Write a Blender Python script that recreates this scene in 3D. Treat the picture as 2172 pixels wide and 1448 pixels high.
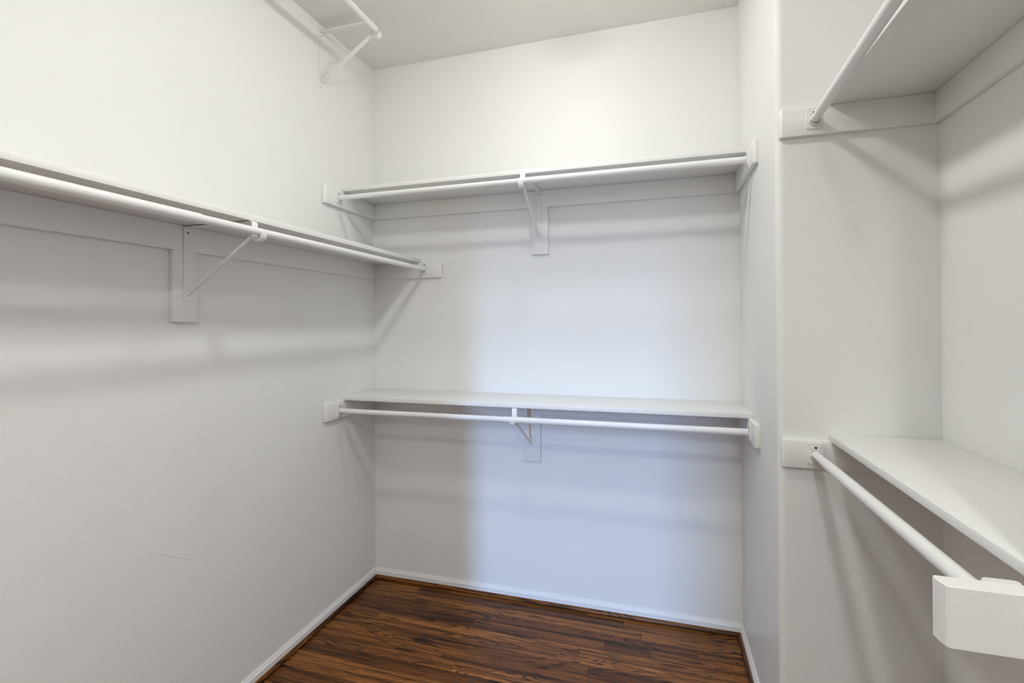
import bpy, bmesh, math, random
from mathutils import Vector, Matrix

for o in list(bpy.data.objects):
    bpy.data.objects.remove(o, do_unlink=True)
scene = bpy.context.scene
COL = scene.collection

# ------------------------------------------------------------------ camera
CAM_H = 1.37748
cam_data = bpy.data.cameras.new('camera')
cam = bpy.data.objects.new('camera', cam_data)
COL.objects.link(cam)
cam_data.sensor_fit = 'HORIZONTAL'
cam_data.sensor_width = 36.0
cam_data.lens = 36.0 * 1036.38 / 2172.0
cam_data.shift_y = -(724.0 - 681.254) / 2172.0
cam_data.clip_start = 0.02
RT = Vector((0.95771343, 0.28764702, -0.00664682))
UP = Vector((0.00742248, -0.00160607, 0.99997116))
FW = Vector((-0.28762805, 0.95773515, 0.00367321))
cam.matrix_world = Matrix(((RT.x, UP.x, -FW.x, 0.0),
                           (RT.y, UP.y, -FW.y, 0.0),
                           (RT.z, UP.z, -FW.z, CAM_H),
                           (0, 0, 0, 1)))
scene.camera = cam

# ------------------------------------------------------------------ world, exposure
world = bpy.data.worlds.new('world')
scene.world = world
world.use_nodes = True
world.node_tree.nodes['Background'].inputs[0].default_value = (0.75, 0.85, 1.0, 1)
world.node_tree.nodes['Background'].inputs[1].default_value = 0.15
vs = scene.view_settings
vs.view_transform = 'Standard'
vs.look = 'None'
vs.gamma = 1.0
vs.use_curve_mapping = False
vs.exposure = 0.10
LAMP_STRENGTH = (108.0, 61.0, 500.0)       # three ceiling globes, back to front order A, B, C
LAMP_DEPTH = 0.045
LAMP_COLOUR = (0.988, 1.0, 0.970)

# daylight coming through the tall window of the room behind the open doorway
sky = bpy.data.lights.new('window_daylight', 'AREA')
sky.shape = 'RECTANGLE'
sky.size = 0.18
sky.size_y = 2.2
sky.energy = 370.0
sky.color = (0.32, 0.54, 1.0)
sky_o = bpy.data.objects.new('window_daylight', sky)
COL.objects.link(sky_o)
sky_o.location = (-0.30, -5.79, 3.02)
sky_o.rotation_euler = (math.radians(90), 0, 0)     # -Z of the lamp points to +Y

# ------------------------------------------------------------------ room measures
XL, YB, XR, YP, XW = -1.4918, 2.3449, 0.3431, 1.6440, 0.7517
ZC = 2.7665
YN = 0.7825         # far face of the near block
XN = 0.47           # left face of the near block
YF = -1.30          # front wall with the doorway
YE = -3.20          # end of the right hand wall
YR = -5.80          # far wall of the next room
T = 0.019           # board thickness
ZH = 4.60           # ceiling of the tall room behind the doorway
CH = 0.0816         # cleat height
rng = random.Random(7)


# ------------------------------------------------------------------ materials
def nodes_of(name):
    m = bpy.data.materials.new(name)
    m.use_nodes = True
    nt = m.node_tree
    b = nt.nodes['Principled BSDF']
    return m, nt, b


def setin(b, key, val):
    if key in b.inputs:
        b.inputs[key].default_value = val


def paint(name, col, rough, spec, bump=0.05, scale=420.0, mottled=0.02):
    m, nt, b = nodes_of(name)
    setin(b, 'Roughness', rough)
    setin(b, 'Specular IOR Level', spec)
    tc = nt.nodes.new('ShaderNodeTexCoord')
    geo = nt.nodes.new('ShaderNodeNewGeometry')
    n1 = nt.nodes.new('ShaderNodeTexNoise')
    n1.inputs['Scale'].default_value = scale
    n1.inputs['Detail'].default_value = 3
    n1.inputs['Roughness'].default_value = 0.6
    nt.links.new(geo.outputs['Position'], n1.inputs['Vector'])
    n2 = nt.nodes.new('ShaderNodeTexNoise')
    n2.inputs['Scale'].default_value = 5.0
    n2.inputs['Detail'].default_value = 2
    nt.links.new(geo.outputs['Position'], n2.inputs['Vector'])
    mix = nt.nodes.new('ShaderNodeMix')
    mix.data_type = 'RGBA'
    mix.inputs['A'].default_value = (col[0] * (1 - mottled), col[1] * (1 - mottled), col[2] * (1 - mottled * 1.3), 1)
    mix.inputs['B'].default_value = (min(1, col[0] * (1 + mottled)), min(1, col[1] * (1 + mottled)), min(1, col[2] * (1 + mottled)), 1)
    nt.links.new(n2.outputs['Fac'], mix.inputs['Factor'])
    nt.links.new(mix.outputs['Result'], b.inputs['Base Color'])
    bp = nt.nodes.new('ShaderNodeBump')
    bp.inputs['Strength'].default_value = bump
    bp.inputs['Distance'].default_value = 0.002
    nt.links.new(n1.outputs['Fac'], bp.inputs['Height'])
    nt.links.new(bp.outputs['Normal'], b.inputs['Normal'])
    return m


M_WALL = paint('wall_paint', (0.907, 0.900, 0.883), 0.25, 0.024, 0.10, 330.0, 0.012)
M_HALL = paint('hall_bounce_paint', (0.55, 0.46, 0.36), 0.6, 0.2, 0.05, 330.0, 0.02)  # beige picked so the unseen hall bounces less blue into the closet
M_CEIL = paint('ceiling_paint', (0.88, 0.865, 0.835), 0.75, 0.2, 0.08, 260.0, 0.012)
M_TRIM = paint('trim_paint', (0.90, 0.89, 0.87), 0.36, 0.35, 0.10, 240.0, 0.015)
M_METAL = paint('painted_metal', (0.885, 0.88, 0.865), 0.33, 0.4, 0.05, 500.0, 0.01)


def plain(name, col, rough=0.6, spec=0.3):
    m, nt, b = nodes_of(name)
    n = nt.nodes.new('ShaderNodeTexNoise')
    n.inputs['Scale'].default_value = 60
    r = nt.nodes.new('ShaderNodeMix')
    r.data_type = 'RGBA'
    r.inputs['A'].default_value = (*[c * 0.9 for c in col], 1)
    r.inputs['B'].default_value = (*[min(1, c * 1.1) for c in col], 1)
    nt.links.new(n.outputs['Fac'], r.inputs['Factor'])
    nt.links.new(r.outputs['Result'], b.inputs['Base Color'])
    setin(b, 'Roughness', rough)
    setin(b, 'Specular IOR Level', spec)
    return m


M_DARK = plain('dark_hole', (0.012, 0.011, 0.010), 0.9, 0.1)


def wood(name, along, dark=1.0):
    """stained oak; grain runs along axis 0 (x) or 1 (y)"""
    m, nt, b = nodes_of(name)
    L = nt.links
    geo = nt.nodes.new('ShaderNodeNewGeometry')
    oi = nt.nodes.new('ShaderNodeObjectInfo')
    off = nt.nodes.new('ShaderNodeVectorMath')
    off.operation = 'MULTIPLY_ADD'
    comb = nt.nodes.new('ShaderNodeCombineXYZ')
    for i in range(3):
        mu = nt.nodes.new('ShaderNodeMath')
        mu.operation = 'MULTIPLY'
        mu.inputs[1].default_value = (37.0, 11.0, 23.0)[i]
        L.new(oi.outputs['Random'], mu.inputs[0])
        L.new(mu.outputs[0], comb.inputs[i])
    add = nt.nodes.new('ShaderNodeVectorMath')
    add.operation = 'ADD'
    nt.nodes.remove(off)
    L.new(geo.outputs['Position'], add.inputs[0])
    L.new(comb.outputs[0], add.inputs[1])

    def mapped(sx, sy):
        mp = nt.nodes.new('ShaderNodeMapping')
        s = (sx, sy, 1.0) if along == 0 else (sy, sx, 1.0)
        mp.inputs['Scale'].default_value = s
        L.new(add.outputs[0], mp.inputs['Vector'])
        return mp

    def noise(mp, scale, detail, rough=0.6, dist=0.0):
        n = nt.nodes.new('ShaderNodeTexNoise')
        n.inputs['Scale'].default_value = scale
        n.inputs['Detail'].default_value = detail
        n.inputs['Roughness'].default_value = rough
        n.inputs['Distortion'].default_value = dist
        L.new(mp.outputs[0], n.inputs['Vector'])
        return n

    def ramp(src, pts):
        r = nt.nodes.new('ShaderNodeValToRGB')
        e = r.color_ramp.elements
        while len(e) < len(pts):
            e.new(0.5)
        for k, (p, c) in enumerate(pts):
            e[k].position = p
            e[k].color = (*c, 1) if len(c) == 3 else c
        L.new(src, r.inputs['Fac'])
        return r

    def mixc(kind, fac, a, bb):
        x = nt.nodes.new('ShaderNodeMix')
        x.data_type = 'RGBA'
        x.blend_type = kind
        if isinstance(fac, float):
            x.inputs['Factor'].default_value = fac
        else:
            L.new(fac, x.inputs['Factor'])
        L.new(a, x.inputs['A'])
        L.new(bb, x.inputs['B'])
        return x.outputs['Result']

    # tone of each board
    tone = ramp(oi.outputs['Random'], [(0.0, (0.105 * dark, 0.036 * dark, 0.008 * dark)),
                                       (0.30, (0.175 * dark, 0.065 * dark, 0.015 * dark)),
                                       (0.75, (0.270 * dark, 0.106 * dark, 0.026 * dark)),
                                       (1.0, (0.190 * dark, 0.070 * dark, 0.016 * dark))])
    # slow streaks
    n_a = noise(mapped(1.1, 42.0), 1.0, 4, 0.65, 0.3)
    streak = ramp(n_a.outputs['Fac'], [(0.34, (0.16, 0.13, 0.12)), (0.50, (0.95, 0.95, 0.95)), (0.70, (1.5, 1.45, 1.35))])
    c1 = mixc('MULTIPLY', 1.0, tone.outputs['Color'], streak.outputs['Color'])
    # pores
    n_b = noise(mapped(9.0, 400.0), 1.0, 3, 0.7)
    pores = ramp(n_b.outputs['Fac'], [(0.34, (0.22, 0.18, 0.16)), (0.52, (1.12, 1.10, 1.06))])
    c2 = mixc('MULTIPLY', 0.95, c1, pores.outputs['Color'])
    # flame grain: level lines of a stretched field
    n_c = noise(mapped(1.3, 11.0), 1.0, 2, 0.5, 0.5)
    mul = nt.nodes.new('ShaderNodeMath')
    mul.operation = 'MULTIPLY'
    mul.inputs[1].default_value = 17.0
    L.new(n_c.outputs['Fac'], mul.inputs[0])
    fr = nt.nodes.new('ShaderNodeMath')
    fr.operation = 'FRACT'
    L.new(mul.outputs[0], fr.inputs[0])
    rings = ramp(fr.outputs[0], [(0.0, (0.10, 0.07, 0.06)), (0.10, (0.26, 0.20, 0.18)), (0.28, (0.95, 0.95, 0.95)),
                                 (0.8, (1.0, 1.0, 1.0)), (1.0, (0.10, 0.07, 0.06))])
    n_d = noise(mapped(2.5, 5.0), 1.0, 1)
    where = ramp(n_d.outputs['Fac'], [(0.40, (0.15, 0.15, 0.15)), (0.58, (1.0, 1.0, 1.0))])
    c3 = mixc('MULTIPLY', where.outputs['Color'], c2, rings.outputs['Color'])
    # ray flecks
    n_e = noise(mapped(60.0, 150.0), 1.0, 2)
    fleck = ramp(n_e.outputs['Fac'], [(0.55, (1.0, 1.0, 1.0)), (0.72, (1.55, 1.5, 1.4))])
    c4 = mixc('MULTIPLY', 0.8, c3, fleck.outputs['Color'])
    L.new(c4, b.inputs['Base Color'])
    setin(b, 'Roughness', 0.34)
    setin(b, 'Specular IOR Level', 0.26)
    bp = nt.nodes.new('ShaderNodeBump')
    bp.inputs['Strength'].default_value = 0.15
    bp.inputs['Distance'].default_value = 0.001
    L.new(n_b.outputs['Fac'], bp.inputs['Height'])
    L.new(bp.outputs['Normal'], b.inputs['Normal'])
    return m


M_FLOOR = wood('stained_oak', 0, 1.25)
M_SHOE_X = wood('stained_oak_moulding', 0, 1.1)
M_SHOE_Y = wood('stained_oak_side_moulding', 1, 1.1)


def emit(name, col, strength):
    m, nt, b = nodes_of(name)
    nt.nodes.remove(b)
    e = nt.nodes.new('ShaderNodeEmission')
    e.inputs['Color'].default_value = (*col, 1)
    e.inputs['Strength'].default_value = strength
    nt.links.new(e.outputs[0], nt.nodes['Material Output'].inputs['Surface'])
    return m


# ------------------------------------------------------------------ mesh helpers
def obj(name, bm, mat, parent=None, smooth=False, loc=None):
    me = bpy.data.meshes.new(name)
    bmesh.ops.recalc_face_normals(bm, faces=bm.faces[:])
    bm.to_mesh(me)
    bm.free()
    me.materials.append(mat)
    if smooth:
        for p in me.polygons:
            p.use_smooth = True
    o = bpy.data.objects.new(name, me)
    COL.objects.link(o)
    if loc is not None:
        o.location = loc
    if parent is not None:
        o.parent = parent
    return o


def thing(name, label, cat, loc=(0, 0, 0), rotz=0.0, group=None):
    o = bpy.data.objects.new(name, None)
    COL.objects.link(o)
    o.empty_display_size = 0.05
    o.location = loc
    o.rotation_euler = (0, 0, rotz)
    o['label'] = label
    o['category'] = cat
    if group:
        o['group'] = group
    return o


def structure(o, label=None):
    o['kind'] = 'structure'
    if label:
        o['label'] = label
    return o


def box_bm(x0, x1, y0, y1, z0, z1, bevel=0.0, seg=2):
    bm = bmesh.new()
    vs_ = [bm.verts.new((x, y, z)) for x in (x0, x1) for y in (y0, y1) for z in (z0, z1)]
    for f in ((0, 1, 3, 2), (4, 6, 7, 5), (0, 4, 5, 1), (2, 3, 7, 6), (0, 2, 6, 4), (1, 5, 7, 3)):
        bm.faces.new([vs_[i] for i in f])
    if bevel > 0:
        bmesh.ops.bevel(bm, geom=bm.edges[:], offset=bevel, segments=seg, affect='EDGES', profile=0.5)
    return bm


def prism_bm(pts, z0, z1, axes='xy', bevel=0.0, seg=2):
    """outline pts in two axes extruded along the third between z0 and z1"""
    bm = bmesh.new()

    def mk(a, b, c):
        if axes == 'xy':
            return (a, b, c)
        if axes == 'xz':
            return (a, c, b)
        return (c, a, b)          # 'yz'
    lo = [bm.verts.new(mk(a, b, z0)) for a, b in pts]
    hi = [bm.verts.new(mk(a, b, z1)) for a, b in pts]
    n = len(pts)
    bm.faces.new(lo)
    bm.faces.new(hi)
    for i in range(n):
        j = (i + 1) % n
        bm.faces.new((lo[i], lo[j], hi[j], hi[i]))
    bmesh.ops.recalc_face_normals(bm, faces=bm.faces[:])
    if bevel > 0:
        es = [e for e in bm.edges if e.calc_face_angle(0) > 0.6]
        bmesh.ops.bevel(bm, geom=es, offset=bevel, segments=seg, affect='EDGES', profile=0.5)
    return bm


def tube_bm(p0, p1, r, n=24, cap_round=0.0):
    p0, p1 = Vector(p0), Vector(p1)
    d = (p1 - p0).normalized()
    u = d.orthogonal().normalized()
    v = d.cross(u)
    bm = bmesh.new()
    rings = [(p0, r), (p1, r)]
    if cap_round > 0:
        rings = [(p0, r - cap_round), (p0 + d * cap_round, r), (p1 - d * cap_round, r), (p1, r - cap_round)]
    loops = []
    for p, rr in rings:
        loops.append([bm.verts.new(p + (u * math.cos(2 * math.pi * k / n) + v * math.sin(2 * math.pi * k / n)) * rr) for k in range(n)])
    for a, b in zip(loops[:-1], loops[1:]):
        for k in range(n):
            j = (k + 1) % n
            bm.faces.new((a[k], a[j], b[j], b[k]))
    bm.faces.new(loops[0])
    bm.faces.new(loops[-1])
    return bm


def shade_auto(o, ang=40):
    for p in o.data.polygons:
        p.use_smooth = True
    try:
        o.data.set_sharp_from_angle(angle=math.radians(ang))
    except Exception:
        pass
    return o


def lathe_bm(profile, n=28, axis_origin=(0, 0, 0)):
    bm = bmesh.new()
    loops = []
    for r, z in profile:
        if r < 1e-6:
            loops.append([bm.verts.new((0, 0, z))])
        else:
            loops.append([bm.verts.new((r * math.cos(2 * math.pi * k / n), r * math.sin(2 * math.pi * k / n), z)) for k in range(n)])
    for a, b in zip(loops[:-1], loops[1:]):
        for k in range(n):
            j = (k + 1) % n
            if len(a) == 1:
                bm.faces.new((a[0], b[j], b[k]))
            elif len(b) == 1:
                bm.faces.new((a[k], a[j], b[0]))
            else:
                bm.faces.new((a[k], a[j], b[j], b[k]))
    return bm


def strip_bm(path, width, thick):
    """bent flat strap: path of (y, z) points, width along x"""
    n = len(path)
    outl, inl = [], []
    for i in range(n):
        a = Vector(path[max(0, i - 1)])
        b = Vector(path[min(n - 1, i + 1)])
        d = (b - a).normalized()
        nrm = Vector((-d.y, d.x))
        p = Vector(path[i])
        outl.append(p + nrm * thick / 2)
        inl.append(p - nrm * thick / 2)
    bm = bmesh.new()
    L = [[bm.verts.new((x, q.x, q.y)) for q in outl] for x in (-width / 2, width / 2)]
    I = [[bm.verts.new((x, q.x, q.y)) for q in inl] for x in (-width / 2, width / 2)]
    for i in range(n - 1):
        bm.faces.new((L[0][i], L[0][i + 1], L[1][i + 1], L[1][i]))
        bm.faces.new((I[0][i], I[1][i], I[1][i + 1], I[0][i + 1]))
        bm.faces.new((L[0][i], I[0][i], I[0][i + 1], L[0][i + 1]))
        bm.faces.new((L[1][i], L[1][i + 1], I[1][i + 1], I[1][i]))
    bm.faces.new((L[0][0], L[1][0], I[1][0], I[0][0]))
    bm.faces.new((L[0][-1], I[0][-1], I[1][-1], L[1][-1]))
    return bm


# ------------------------------------------------------------------ the room shell
W = 0.12            # wall thickness
structure(obj('wall_left', box_bm(XL - W, XL, YF, YB + W, 0, ZC), M_WALL), 'long white painted wall on the left')
structure(obj('wall_back', box_bm(XL, XR, YB, YB + W, 0, ZC), M_WALL), 'white painted back wall of the closet')

# right hand pier: return face, rounded corner, face that looks at the camera
R = 0.020
arc = [(XR + R - R * math.cos(a), YP + R - R * math.sin(a)) for a in [math.pi / 2 * k / 10 for k in range(11)]]
outline = [(XR, YB + W)] + arc + [(XW + W, YP), (XW + W, YB + W)]
o = structure(obj('wall_pier', prism_bm(outline, 0, ZC), M_WALL), 'white wall pier with rounded corner on the right')
shade_auto(o, 20)
structure(obj('wall_right', box_bm(XW, XW + W, YN - 0.02, YP, 0, ZC), M_WALL), 'white side wall behind the right hand shelves')
structure(obj('wall_near_right', box_bm(XN, XW + W, YE, YN, 0, ZC), M_WALL), 'white wall block beside the camera')

structure(obj('ceiling', box_bm(XL - W, XW + W, YF - W, YB + W, ZC, ZC + 0.1), M_CEIL), 'flat off-white ceiling')

# front wall with the doorway and the room behind it
DX0, DX1 = -0.637, -0.150
structure(obj('wall_front', box_bm(XL - W, DX0, YF - W, YF, 0, ZC), M_WALL), 'wall left of the doorway behind the camera')
structure(obj('wall_daylight_edge', box_bm(DX1, XN, YE, YE + W, 0, ZH), M_WALL), 'unseen wall added to soften the right edge of the daylight')  # added out of view, blocks the window light for a soft right edge
structure(obj('wall_front_header', box_bm(DX0, XN, YF - W, YF, 2.04, ZC), M_WALL), 'wall above the doorway behind the camera')
structure(obj('wall_hall_left', box_bm(-2.6, -2.5, YR, YF - W, 0, ZH), M_HALL))
structure(obj('wall_hall_stub', box_bm(-2.6, XL - W, YF - W, YF, 0, ZC), M_HALL))
structure(obj('wall_hall_upper', box_bm(-2.6, XN, YF - W, YF, ZC + 0.1, ZH), M_HALL))
structure(obj('wall_hall_right', box_bm(2.0, 2.1, YR, YE + W, 0, ZH), M_HALL))
structure(obj('wall_hall_end', box_bm(XN, 2.1, YE + W - 0.1, YE + W, 0, ZH), M_HALL))
structure(obj('wall_hall_side', box_bm(XN, XN + 0.1, YE + W, YF, ZC, ZH), M_HALL))
structure(obj('ceiling_hall', box_bm(-2.6, 2.1, YR, YF, ZH, ZH + 0.1), M_CEIL))
bm = bmesh.new()
for (x0, x1, z0, z1) in ((-2.6, -0.40, 0, ZH), (-0.20, 2.1, 0, ZH), (-0.40, -0.20, 0, 1.90), (-0.40, -0.20, 4.14, ZH)):
    b2 = box_bm(x0, x1, YR - 0.1, YR, z0, z1)
    me = bpy.data.meshes.new('tmp')
    b2.to_mesh(me)
    b2.free()
    bm.from_mesh(me)
    bpy.data.meshes.remove(me)
structure(obj('wall_hall_far', bm, M_HALL), 'far wall with a tall narrow window')

# fine scratches and drips in the wall paint
def scratch(parent, pts, r=0.0010):
    bm = bmesh.new()
    loops = []
    n = len(pts)
    for i, p in enumerate(pts):
        p = Vector(p)
        d = (Vector(pts[min(n - 1, i + 1)]) - Vector(pts[max(0, i - 1)])).normalized()
        u = d.orthogonal().normalized()
        v = d.cross(u)
        rr = r if 0 < i < n - 1 else r * 0.3
        loops.append([bm.verts.new(p + (u * math.cos(k * PI3) + v * math.sin(k * PI3)) * rr) for k in range(6)])
    for a, b in zip(loops[:-1], loops[1:]):
        for k in range(6):
            bm.faces.new((a[k], a[(k + 1) % 6], b[(k + 1) % 6], b[k]))
    bm.faces.new(loops[0])
    bm.faces.new(loops[-1])
    o = obj('paint_scratch', bm, M_WALL, parent, True)
    return o


PI3 = math.pi / 3
wl, wb, wp = (bpy.data.objects[n] for n in ('wall_left', 'wall_back', 'wall_pier'))
for pts in ([(1.51, 1.117), (1.544, 1.136), (1.60, 1.144)], [(1.401, 0.884), (1.438, 0.885), (1.481, 0.88)],
            [(1.239, 0.788), (1.292, 0.789), (1.347, 0.78)], [(1.086, 0.713), (1.151, 0.662), (1.247, 0.60), (1.282, 0.588)],
            [(1.449, 0.078), (1.51, 0.093), (1.569, 0.095)]):
    scratch(wl, [(XL, a, b) for a, b in pts])
scratch(wb, [(a, YB, b) for a, b in ((-0.31, 2.522), (-0.236, 2.491), (-0.199, 2.476), (-0.102, 2.436))])
scratch(wp, [(a, YP, b) for a, b in ((0.447, 1.712), (0.49, 1.717), (0.532, 1.724))], 0.0008)

# ------------------------------------------------------------------ floor of narrow oak strips
floor = structure(obj('floor', box_bm(XL - W, 2.1, YR, YB + W, -0.06, -0.012), M_FLOOR), 'dark stained narrow strip oak floor')
PITCH = 0.058
ROW0 = 2.310
known = {0: [-0.165], 1: [-0.083], 2: [0.145], 3: [-0.825, -0.232, -0.042], 4: [-0.52, -0.33], 5: [-0.417], 6: [-0.278], 7: [-0.875]}
plank_meshes = {}


def plank_mesh(length):
    key = round(length, 3)
    if key not in plank_meshes:
        bm = box_bm(0, key - 0.0006, 0, PITCH - 0.0006, -0.011, 0.0, 0.0)
        top = [e for e in bm.edges if all(abs(v.co.z) < 1e-6 for v in e.verts)]
        bmesh.ops.bevel(bm, geom=top, offset=0.0007, segments=1, affect='EDGES')
        me = bpy.data.meshes.new('plank')
        bm.to_mesh(me)
        bm.free()
        me.materials.append(M_FLOOR)
        plank_meshes[key] = me
    return plank_meshes[key]


row = -1
y = ROW0
n_planks = 0
while y > -1.35:
    x_end = XR if y > YP - 0.01 else (XW if y > YN else XN)
    joints = list(known.get(row, []))
    if row < 0 or row > 7:
        x = XL + rng.uniform(0.25, 0.9)
        while x < x_end - 0.15:
            joints.append(round(x, 2))
            x += rng.choice((0.55, 0.7, 0.85, 1.05))
    elif row not in (3,):
        left = min(joints)
        if left - XL > 0.75:
            joints.append(round(XL + rng.uniform(0.2, 0.45), 2))
    joints = [XL] + sorted(joints) + [x_end]
    for a, b_ in zip(joints[:-1], joints[1:]):
        w = bpy.data.objects.new('plank', plank_mesh(b_ - a))
        COL.objects.link(w)
        w.location = (a, y, rng.uniform(-0.0002, 0.0003))
        w.parent = floor
        n_planks += 1
    row += 1
    y = ROW0 - (row + 1) * PITCH
fh = obj('plank_field', box_bm(-2.5, 2.0, YR, y + PITCH, -0.011, -0.0005), M_FLOOR, floor)
fh['kind'] = 'stuff'

# ------------------------------------------------------------------ baseboards and dark shoe moulding
BT, BH = 0.0115, 0.0535


def base_profile(s):
    """(offset from wall, z) profile with a sloped lit top"""
    return [(0, 0), (BT * s, 0), (BT * s, BH - 0.014), ((BT - 0.003) * s, BH - 0.011), (0.0035 * s, BH), (0, BH)]


SH = 0.0195


def shoe_profile(s):
    pts = [(BT * s, 0.0), ((BT + 0.002) * s, 0.0), ((BT + 0.004) * s, 0.0065), ((BT + 0.0125) * s, 0.0075)]
    for k in range(1, 7):
        a = math.pi / 2 * k / 6
        pts.append(((BT + 0.0125 * math.cos(a)) * s, 0.0085 + (SH - 0.0085) * math.sin(a)))
    return pts


structure(obj('baseboard_left', prism_bm([(XL + a, z) for a, z in base_profile(1)], YF, YB, 'xz'), M_WALL), 'thin white baseboard along the left wall')
structure(obj('baseboard_back', prism_bm([(YB + a, z) for a, z in base_profile(-1)], XL, XR, 'yz'), M_WALL), 'thin white baseboard along the back wall')
structure(obj('baseboard_right', prism_bm([(XR + a, z) for a, z in base_profile(-1)], YP + R, YB, 'xz'), M_WALL), 'thin white baseboard along the pier return')
structure(obj('baseboard_pier', prism_bm([(YP + a, z) for a, z in base_profile(-1)], XR + R, XW, 'yz'), M_WALL), 'thin white baseboard along the pier face')
structure(shade_auto(obj('trim_1', prism_bm([(XL + a, z) for a, z in shoe_profile(1)], YF, YB - BT, 'xz'), M_SHOE_Y), 30), 'dark stained shoe moulding along the left wall')
structure(shade_auto(obj('trim_2', prism_bm([(YB + a, z) for a, z in shoe_profile(-1)], XL + BT, XR - BT, 'yz'), M_SHOE_X), 30), 'dark stained shoe moulding along the back wall')
structure(shade_auto(obj('trim_3', prism_bm([(XR + a, z) for a, z in shoe_profile(-1)], YP + R, YB - BT, 'xz'), M_SHOE_Y), 30), 'dark stained shoe moulding along the pier return')
structure(shade_auto(obj('trim_4', prism_bm([(YP + a, z) for a, z in shoe_profile(-1)], XR + R, XW, 'yz'), M_SHOE_X), 30), 'dark stained shoe moulding along the pier face')


# ------------------------------------------------------------------ shelves with cleats
def board(parent, name, x0, x1, y0, y1, z0, z1, bev=0.0012):
    o = obj(name, box_bm(x0, x1, y0, y1, z0, z1, bev, 2), M_TRIM, parent)
    shade_auto(o, 50)
    return o


def cleat_y(parent, xw, s, y_tip, y_wall, ztop, name='side_cleat'):
    """cleat on a wall x = xw (room towards s), running in y, chamfered tip at y_tip"""
    d = 1 if y_wall > y_tip else -1
    c = 0.0075
    pts = [(xw, y_wall), (xw, y_tip), (xw + s * (T - c), y_tip), (xw + s * T, y_tip + d * c), (xw + s * T, y_wall)]
    o = obj(name, prism_bm(pts, ztop - CH, ztop, 'xy', 0.0012, 2), M_TRIM, parent)
    return shade_auto(o, 50)


def cleat_x(parent, yw, s, x_tip, x_wall, ztop, name='side_cleat', c=0.0075):
    d = 1 if x_wall > x_tip else -1
    pts = [(x_wall, yw), (x_tip, yw), (x_tip, yw + s * (T - c)), (x_tip + d * c, yw + s * T), (x_wall, yw + s * T)]
    o = obj(name, prism_bm(pts, ztop - CH, ztop, 'xy', 0.0012, 2), M_TRIM, parent)
    return shade_auto(o, 50)


SD = 0.3004
Z_BU, Z_BL, Z_L, Z_RU, Z_RL = 2.0251, 1.0077, 1.7004, 2.0065, 1.0268
Y_TIP = 1.913
BAT_H = 0.312


def back_shelf(z, label, bx0, bx1):
    t = thing('wall_shelf', label, 'shelf', (0, 0, 0), 0, 'white shelves on wall cleats')
    board(t, 'shelf_board', XL + 0.0005, XR - 0.0005, YB - SD, YB - 0.0005, z, z + T)
    board(t, 'back_cleat', XL + T, XR - T, YB - T, YB, z - CH, z)
    cleat_y(t, XL, 1, Y_TIP, YB, z)
    cleat_y(t, XR, -1, Y_TIP, YB, z)
    board(t, 'vertical_batten', bx0, bx1, YB - T, YB, z - BAT_H, z - CH)
    return t


back_shelf(Z_BU, 'upper white shelf across the back wall, higher of the two there', -0.5955, -0.5135)
back_shelf(Z_BL, 'lower white shelf across the back wall at waist height', -0.6425, -0.5585)

SDL = 0.2851
t = thing('wall_shelf', 'long white shelf running along the left wall', 'shelf', (0, 0, 0), 0, 'white shelves on wall cleats')
board(t, 'shelf_board', XL + 0.0005, XL + SDL, YF + 0.0005, YB - 0.0005, Z_L, Z_L + T)
board(t, 'back_cleat', XL, XL + T, YF, YB - T, Z_L - CH, Z_L)
cleat_x(t, YB, -1, -1.0815, XL, Z_L)
board(t, 'vertical_batten', XL, XL + T, 1.175, 1.260, Z_L - BAT_H, Z_L - CH)

SDR = 0.2762
NT = 0.031           # the near end cleat is a thicker board


def right_shelf(z, label, near_cleat, sdr=SDR):
    t = thing('wall_shelf', label, 'shelf', (0, 0, 0), 0, 'white shelves on wall cleats')
    board(t, 'shelf_board', XW - sdr, XW - 0.0005, YN + 0.0005, YP - 0.0005, z, z + T)
    board(t, 'back_cleat', XW - T, XW, YN + NT, YP - T, z - CH, z)
    cleat_x(t, YP, -1, 0.3492, XW, z)
    if near_cleat:
        pts = [(XW, YN), (0.3640, YN), (0.3612, YN + 0.0035), (0.3590, YN + 0.011), (0.3576, YN + 0.020),
               (0.3576, YN + NT - 0.003), (0.3606, YN + NT), (XW, YN + NT)]
        o = obj('end_cleat', prism_bm(pts, z - CH, z, 'xy', 0.0012, 2), M_TRIM, t)
        shade_auto(o, 18)
        o['label'] = 'rounded end of near cleat'
    return t


right_shelf(Z_RU, 'upper white shelf on the right, seen from underneath', False, 0.2777)
right_shelf(Z_RL, 'lower white shelf on the right, seen from above', True)

# ------------------------------------------------------------------ rods with end flanges
R_OUT, R_IN = 0.0136, 0.0119


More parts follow.
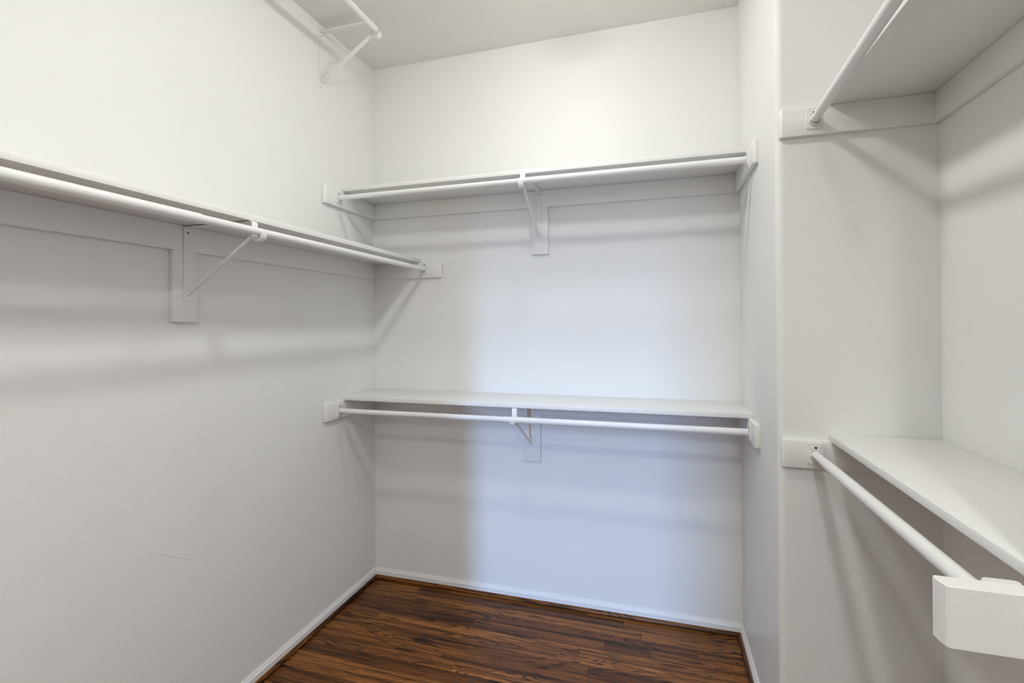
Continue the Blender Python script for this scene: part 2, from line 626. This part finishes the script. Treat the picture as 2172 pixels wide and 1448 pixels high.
def flange(parent, p, d, along, plate_t=0.0045, up=0.0365):
    """end plate at point p on a wall, d = unit vector away from the wall"""
    p, d = Vector(p), Vector(d)
    side = Vector((-d.y, d.x, 0))
    hw, dn = 0.0215, 0.0265
    r = 0.006
    out = []
    for cx, cz, a0 in ((hw - r, up - r, 0), (-hw + r, up - r, 90), (-hw + r, -dn + r, 180), (hw - r, -dn + r, 270)):
        for k in range(5):
            a = math.radians(a0 + 90 * k / 4)
            out.append((cx + r * math.cos(a), cz + r * math.sin(a)))
    bm = bmesh.new()
    lo = [bm.verts.new(p + side * a + Vector((0, 0, b))) for a, b in out]
    hi = [bm.verts.new(p + d * plate_t + side * a * 0.95 + Vector((0, 0, b * 0.96))) for a, b in out]
    bm.faces.new(lo)
    bm.faces.new(hi)
    n = len(out)
    for i in range(n):
        j = (i + 1) % n
        bm.faces.new((lo[i], lo[j], hi[j], hi[i]))
    f = obj('end_flange', bm, M_METAL, parent)
    # open cup under the rod
    q = p + d * plate_t
    bm = bmesh.new()
    ra, rb, ln = R_OUT + 0.0006, R_OUT + 0.0028, 0.010
    prev = None
    for k in range(15):
        a = math.radians(180 + 180 * k / 14)
        c, s = math.cos(a), math.sin(a)
        ring = [bm.verts.new(q + side * (rr * c) + Vector((0, 0, rr * s)) + d * l) for rr, l in ((ra, 0), (rb, 0), (rb, ln), (ra, ln))]
        if prev:
            for i in range(4):
                bm.faces.new((prev[i], prev[(i + 1) % 4], ring[(i + 1) % 4], ring[i]))
        else:
            bm.faces.new(ring)
        prev = ring
    bm.faces.new(prev)
    cup = obj('cup', bm, M_METAL, f)
    shade_auto(cup, 40)
    # keyhole and screw heads
    for (sx, sz) in ((0.010, 0.027), (-0.0085, 0.0185)):
        c0 = q + side * sx + Vector((0, 0, sz))
        o = obj('screw', tube_bm(c0 - d * 0.001, c0 + d * 0.0028, 0.0042, 12, 0.0012), M_METAL, f)
        shade_auto(o, 35)
    k0 = q + Vector((0, 0, 0.0215))
    o = obj('keyhole', tube_bm(k0 - d * 0.001, k0 + d * 0.0004, 0.0033, 10), M_DARK, f)
    return f


def rod(name, label, a, b, da, db, joint, flanges=(True, True), thin_first=True, ups=(0.0365, 0.0365)):
    """a, b points on the wall faces, da / db unit vectors into the room; joint = 0..1 place of the telescoping step"""
    t = thing(name, label, 'clothes rod', (0, 0, 0), 0, 'white painted clothes rods')
    a, b = Vector(a), Vector(b)
    m = a + (b - a) * joint
    dirn = (b - a).normalized()
    r0, r1 = (R_IN, R_OUT) if thin_first else (R_OUT, R_IN)
    ea = a + Vector(da) * 0.0055 if flanges[0] else a
    eb = b + Vector(db) * 0.0055 if flanges[1] else b
    if thin_first:
        o1 = obj('inner_tube', tube_bm(ea, m + dirn * 0.03, r0, 28, 0.0008), M_METAL, t)
        o2 = obj('outer_tube', tube_bm(m, eb, r1, 28, 0.0008), M_METAL, t)
    else:
        o1 = obj('outer_tube', tube_bm(ea, m, r0, 28, 0.0008), M_METAL, t)
        o2 = obj('inner_tube', tube_bm(m - dirn * 0.03, eb, r1, 28, 0.0008), M_METAL, t)
    for o in (o1, o2):
        shade_auto(o, 40)
    if flanges[0]:
        flange(t, a, da, dirn, 0.0065 if ups[0] > 0.04 else 0.0045, ups[0])
    if flanges[1]:
        flange(t, b, db, -dirn, 0.0045, ups[1])
    return t


ZR_BU, ZR_BL, ZR_L, ZR_RU, ZR_RL = 1.984, 0.9625, 1.6630, 1.9660, 0.9862
YRB = 2.010
XRL = -1.1755
XRR = 0.4365
rod('clothes_rod', 'rod below the upper shelf on the back wall', (XL + T, YRB, ZR_BU), (XR - T, YRB, ZR_BU), (1, 0, 0), (-1, 0, 0), 0.50)
rod('clothes_rod', 'rod below the lower shelf on the back wall', (XL + T, YRB, ZR_BL), (XR - T, YRB, ZR_BL), (1, 0, 0), (-1, 0, 0), 0.4635)
rod('clothes_rod', 'long rod below the shelf on the left wall', (XRL, YF, ZR_L), (XRL, YB - T, ZR_L), (0, 1, 0), (0, -1, 0), 0.638, (False, True), False)
rod('clothes_rod', 'steep rod under the upper right shelf', (0.409, YN, ZR_RU), (0.4395, YP - T, ZR_RU), (0, 1, 0), (0, -1, 0), 0.90, (False, True), False)
rod('clothes_rod', 'rod beside the lower right shelf, running into the near cleat', (XRR, YN + NT, ZR_RL), (XRR, YP - T, ZR_RL), (0, 1, 0), (0, -1, 0), 0.872, (True, True), False, (0.0445, 0.0365))


# ------------------------------------------------------------------ shelf-and-rod brackets
def bracket(label, loc, rotz, ry, rz, leg=0.248, brace_w=0.011, gap=0.0015, arm_t=0.0035):
    """local frame: wall face at y=0, room towards +y, z=0 at the shelf underside; rod centre at (y=ry, z=rz)"""
    t = thing('shelf_bracket', label, 'bracket', loc, rotz, 'white shelf and rod brackets')
    ty = ry - R_OUT - 0.0105
    # wall leg with rounded foot
    w = 0.014
    pts = [(-w, -gap), (-w, -leg + w * 0.75)]
    for k in range(1, 8):
        a = math.pi + math.pi * k / 8
        pts.append((w * math.cos(a), -leg + w * 0.75 + w * 0.75 * math.sin(a)))
    pts += [(w, -leg + w * 0.75), (w, -gap)]
    o = obj('wall_leg', prism_bm(pts, 0.0, 0.0035, 'xz', 0.0006, 1), M_METAL, t)
    shade_auto(o, 40)
    s = obj('screw', tube_bm((0, 0.003, -leg + 0.013), (0, 0.0058, -leg + 0.013), 0.0042, 12, 0.0012), M_METAL, o)
    s = obj('screw_hole', tube_bm((-0.001, 0.003, -0.022), (-0.001, 0.0038, -0.022), 0.0028, 10), M_DARK, o)
    # arm under the shelf, tab and hook: one bent strap
    o = obj('arm', strip_bm([(0.0, -gap - arm_t / 2), (ty - 0.001, -gap - arm_t / 2)], 0.022, arm_t), M_METAL, t)
    zc = rz - 0.009
    rr = (R_OUT + 0.0105)
    path = [(ty - 0.002, -gap - 0.0005), (ty, -gap - 0.006), (ty, zc)]
    path = [(ty - 0.003, -gap - 0.001), (ty, -gap - 0.005), (ty, zc + 0.004)]
    hr = 0.0175
    hc = ty + hr
    for k in range(0, 15):
        a = math.radians(180 + 180 * k / 14)
        path.append((hc + hr * math.cos(a), zc + hr * math.sin(a)))
    path.append((hc + hr + 0.001, zc + 0.006))
    o = obj('hook', strip_bm(path, 0.022, 0.0035), M_METAL, t)
    shade_auto(o, 40)
    # diagonal brace strap
    z0 = -leg + 0.026
    o = obj('brace', strip_bm([(0.002, z0 - 0.003), (0.006, z0), (ty - 0.004, zc + 0.001), (ty, zc + 0.008)], brace_w, 0.0065), M_METAL, t)
    shade_auto(o, 40)
    return t


PI = math.pi
bracket('bracket below the middle of the upper back shelf', (-0.5585, YB - T, Z_BU), PI, YB - T - YRB, ZR_BU - Z_BU)
bracket('bracket below the middle of the lower back shelf', (-0.6025, YB - T, Z_BL), PI, YB - T - YRB, ZR_BL - Z_BL)
bracket('bracket below the long shelf on the left wall', (XL + T, 1.2225, Z_L), -PI / 2, XRL - XL - T, ZR_L - Z_L, 0.248, 0.011, 0.0025)

# lone bracket and rod near the ceiling on the left wall
XRT, ZRT = XL + 0.300, 2.681
bracket('lone bracket high on the left wall just under the ceiling', (XL, 1.915, 2.736), -PI / 2, XRT - XL, ZRT - 2.736, 0.262, 0.017, 0.0015, 0.009)
t = thing('clothes_rod', 'white rod near the ceiling at top left with no shelf over it', 'clothes rod', (0, 0, 0), 0, 'white painted clothes rods')
o = obj('outer_tube', tube_bm((XRT, YF, ZRT), (XRT, 1.897, ZRT), R_OUT, 28, 0.0008), M_METAL, t)
shade_auto(o, 40)

# ------------------------------------------------------------------ ceiling globes (out of view, they light the closet)
ZG = 2.705          # rim of the glass bowls
for k, (gx, gy, lab) in enumerate(((-0.425, 0.86, 'round white bowl light in the middle of the closet ceiling'),
                                   (-0.395, 1.63, 'round white bowl light nearest the back wall'))):
    t = thing('ceiling_light', lab, 'ceiling light', (gx, gy, ZC), 0, 'bowl lights along the ceiling')
    d = ZG - ZC
    prof = [(0.0, 0.0), (0.062, 0.0), (0.066, -0.004), (0.066, d + 0.006), (0.084, d + 0.004), (0.086, d), (0.0, d)]
    o = obj('canopy', lathe_bm(prof), M_METAL, t)
    shade_auto(o, 40)
    r, h = 0.080, LAMP_DEPTH
    prof = [(r * math.cos(math.pi / 2 * i / 8), -h * math.sin(math.pi / 2 * i / 8)) for i in range(8)] + [(0.0, -h)]
    o = obj('bowl', lathe_bm(prof, 24), emit('bowl_glow_%d' % k, LAMP_COLOUR, LAMP_STRENGTH[k]), t, True, (0, 0, d - 0.0005))
t = thing('ceiling_downlight', 'unseen downlight nearest the doorway, deep rim shaped to spare the upper walls', 'ceiling light', (0.10, -0.98, ZC))
prof = [(0.0, 0.0), (0.088, 0.0), (0.088, -0.085), (0.080, -0.085), (0.080, -0.050), (0.0, -0.050)]  # deep rim shaped to keep this fill light off the upper walls
o = obj('cutoff_housing', lathe_bm(prof), M_METAL, t)
shade_auto(o, 40)
o = obj('lens', lathe_bm([(0.078, -0.0505), (0.0, -0.0515)], 24), emit('lens_glow', LAMP_COLOUR, LAMP_STRENGTH[2]), t)
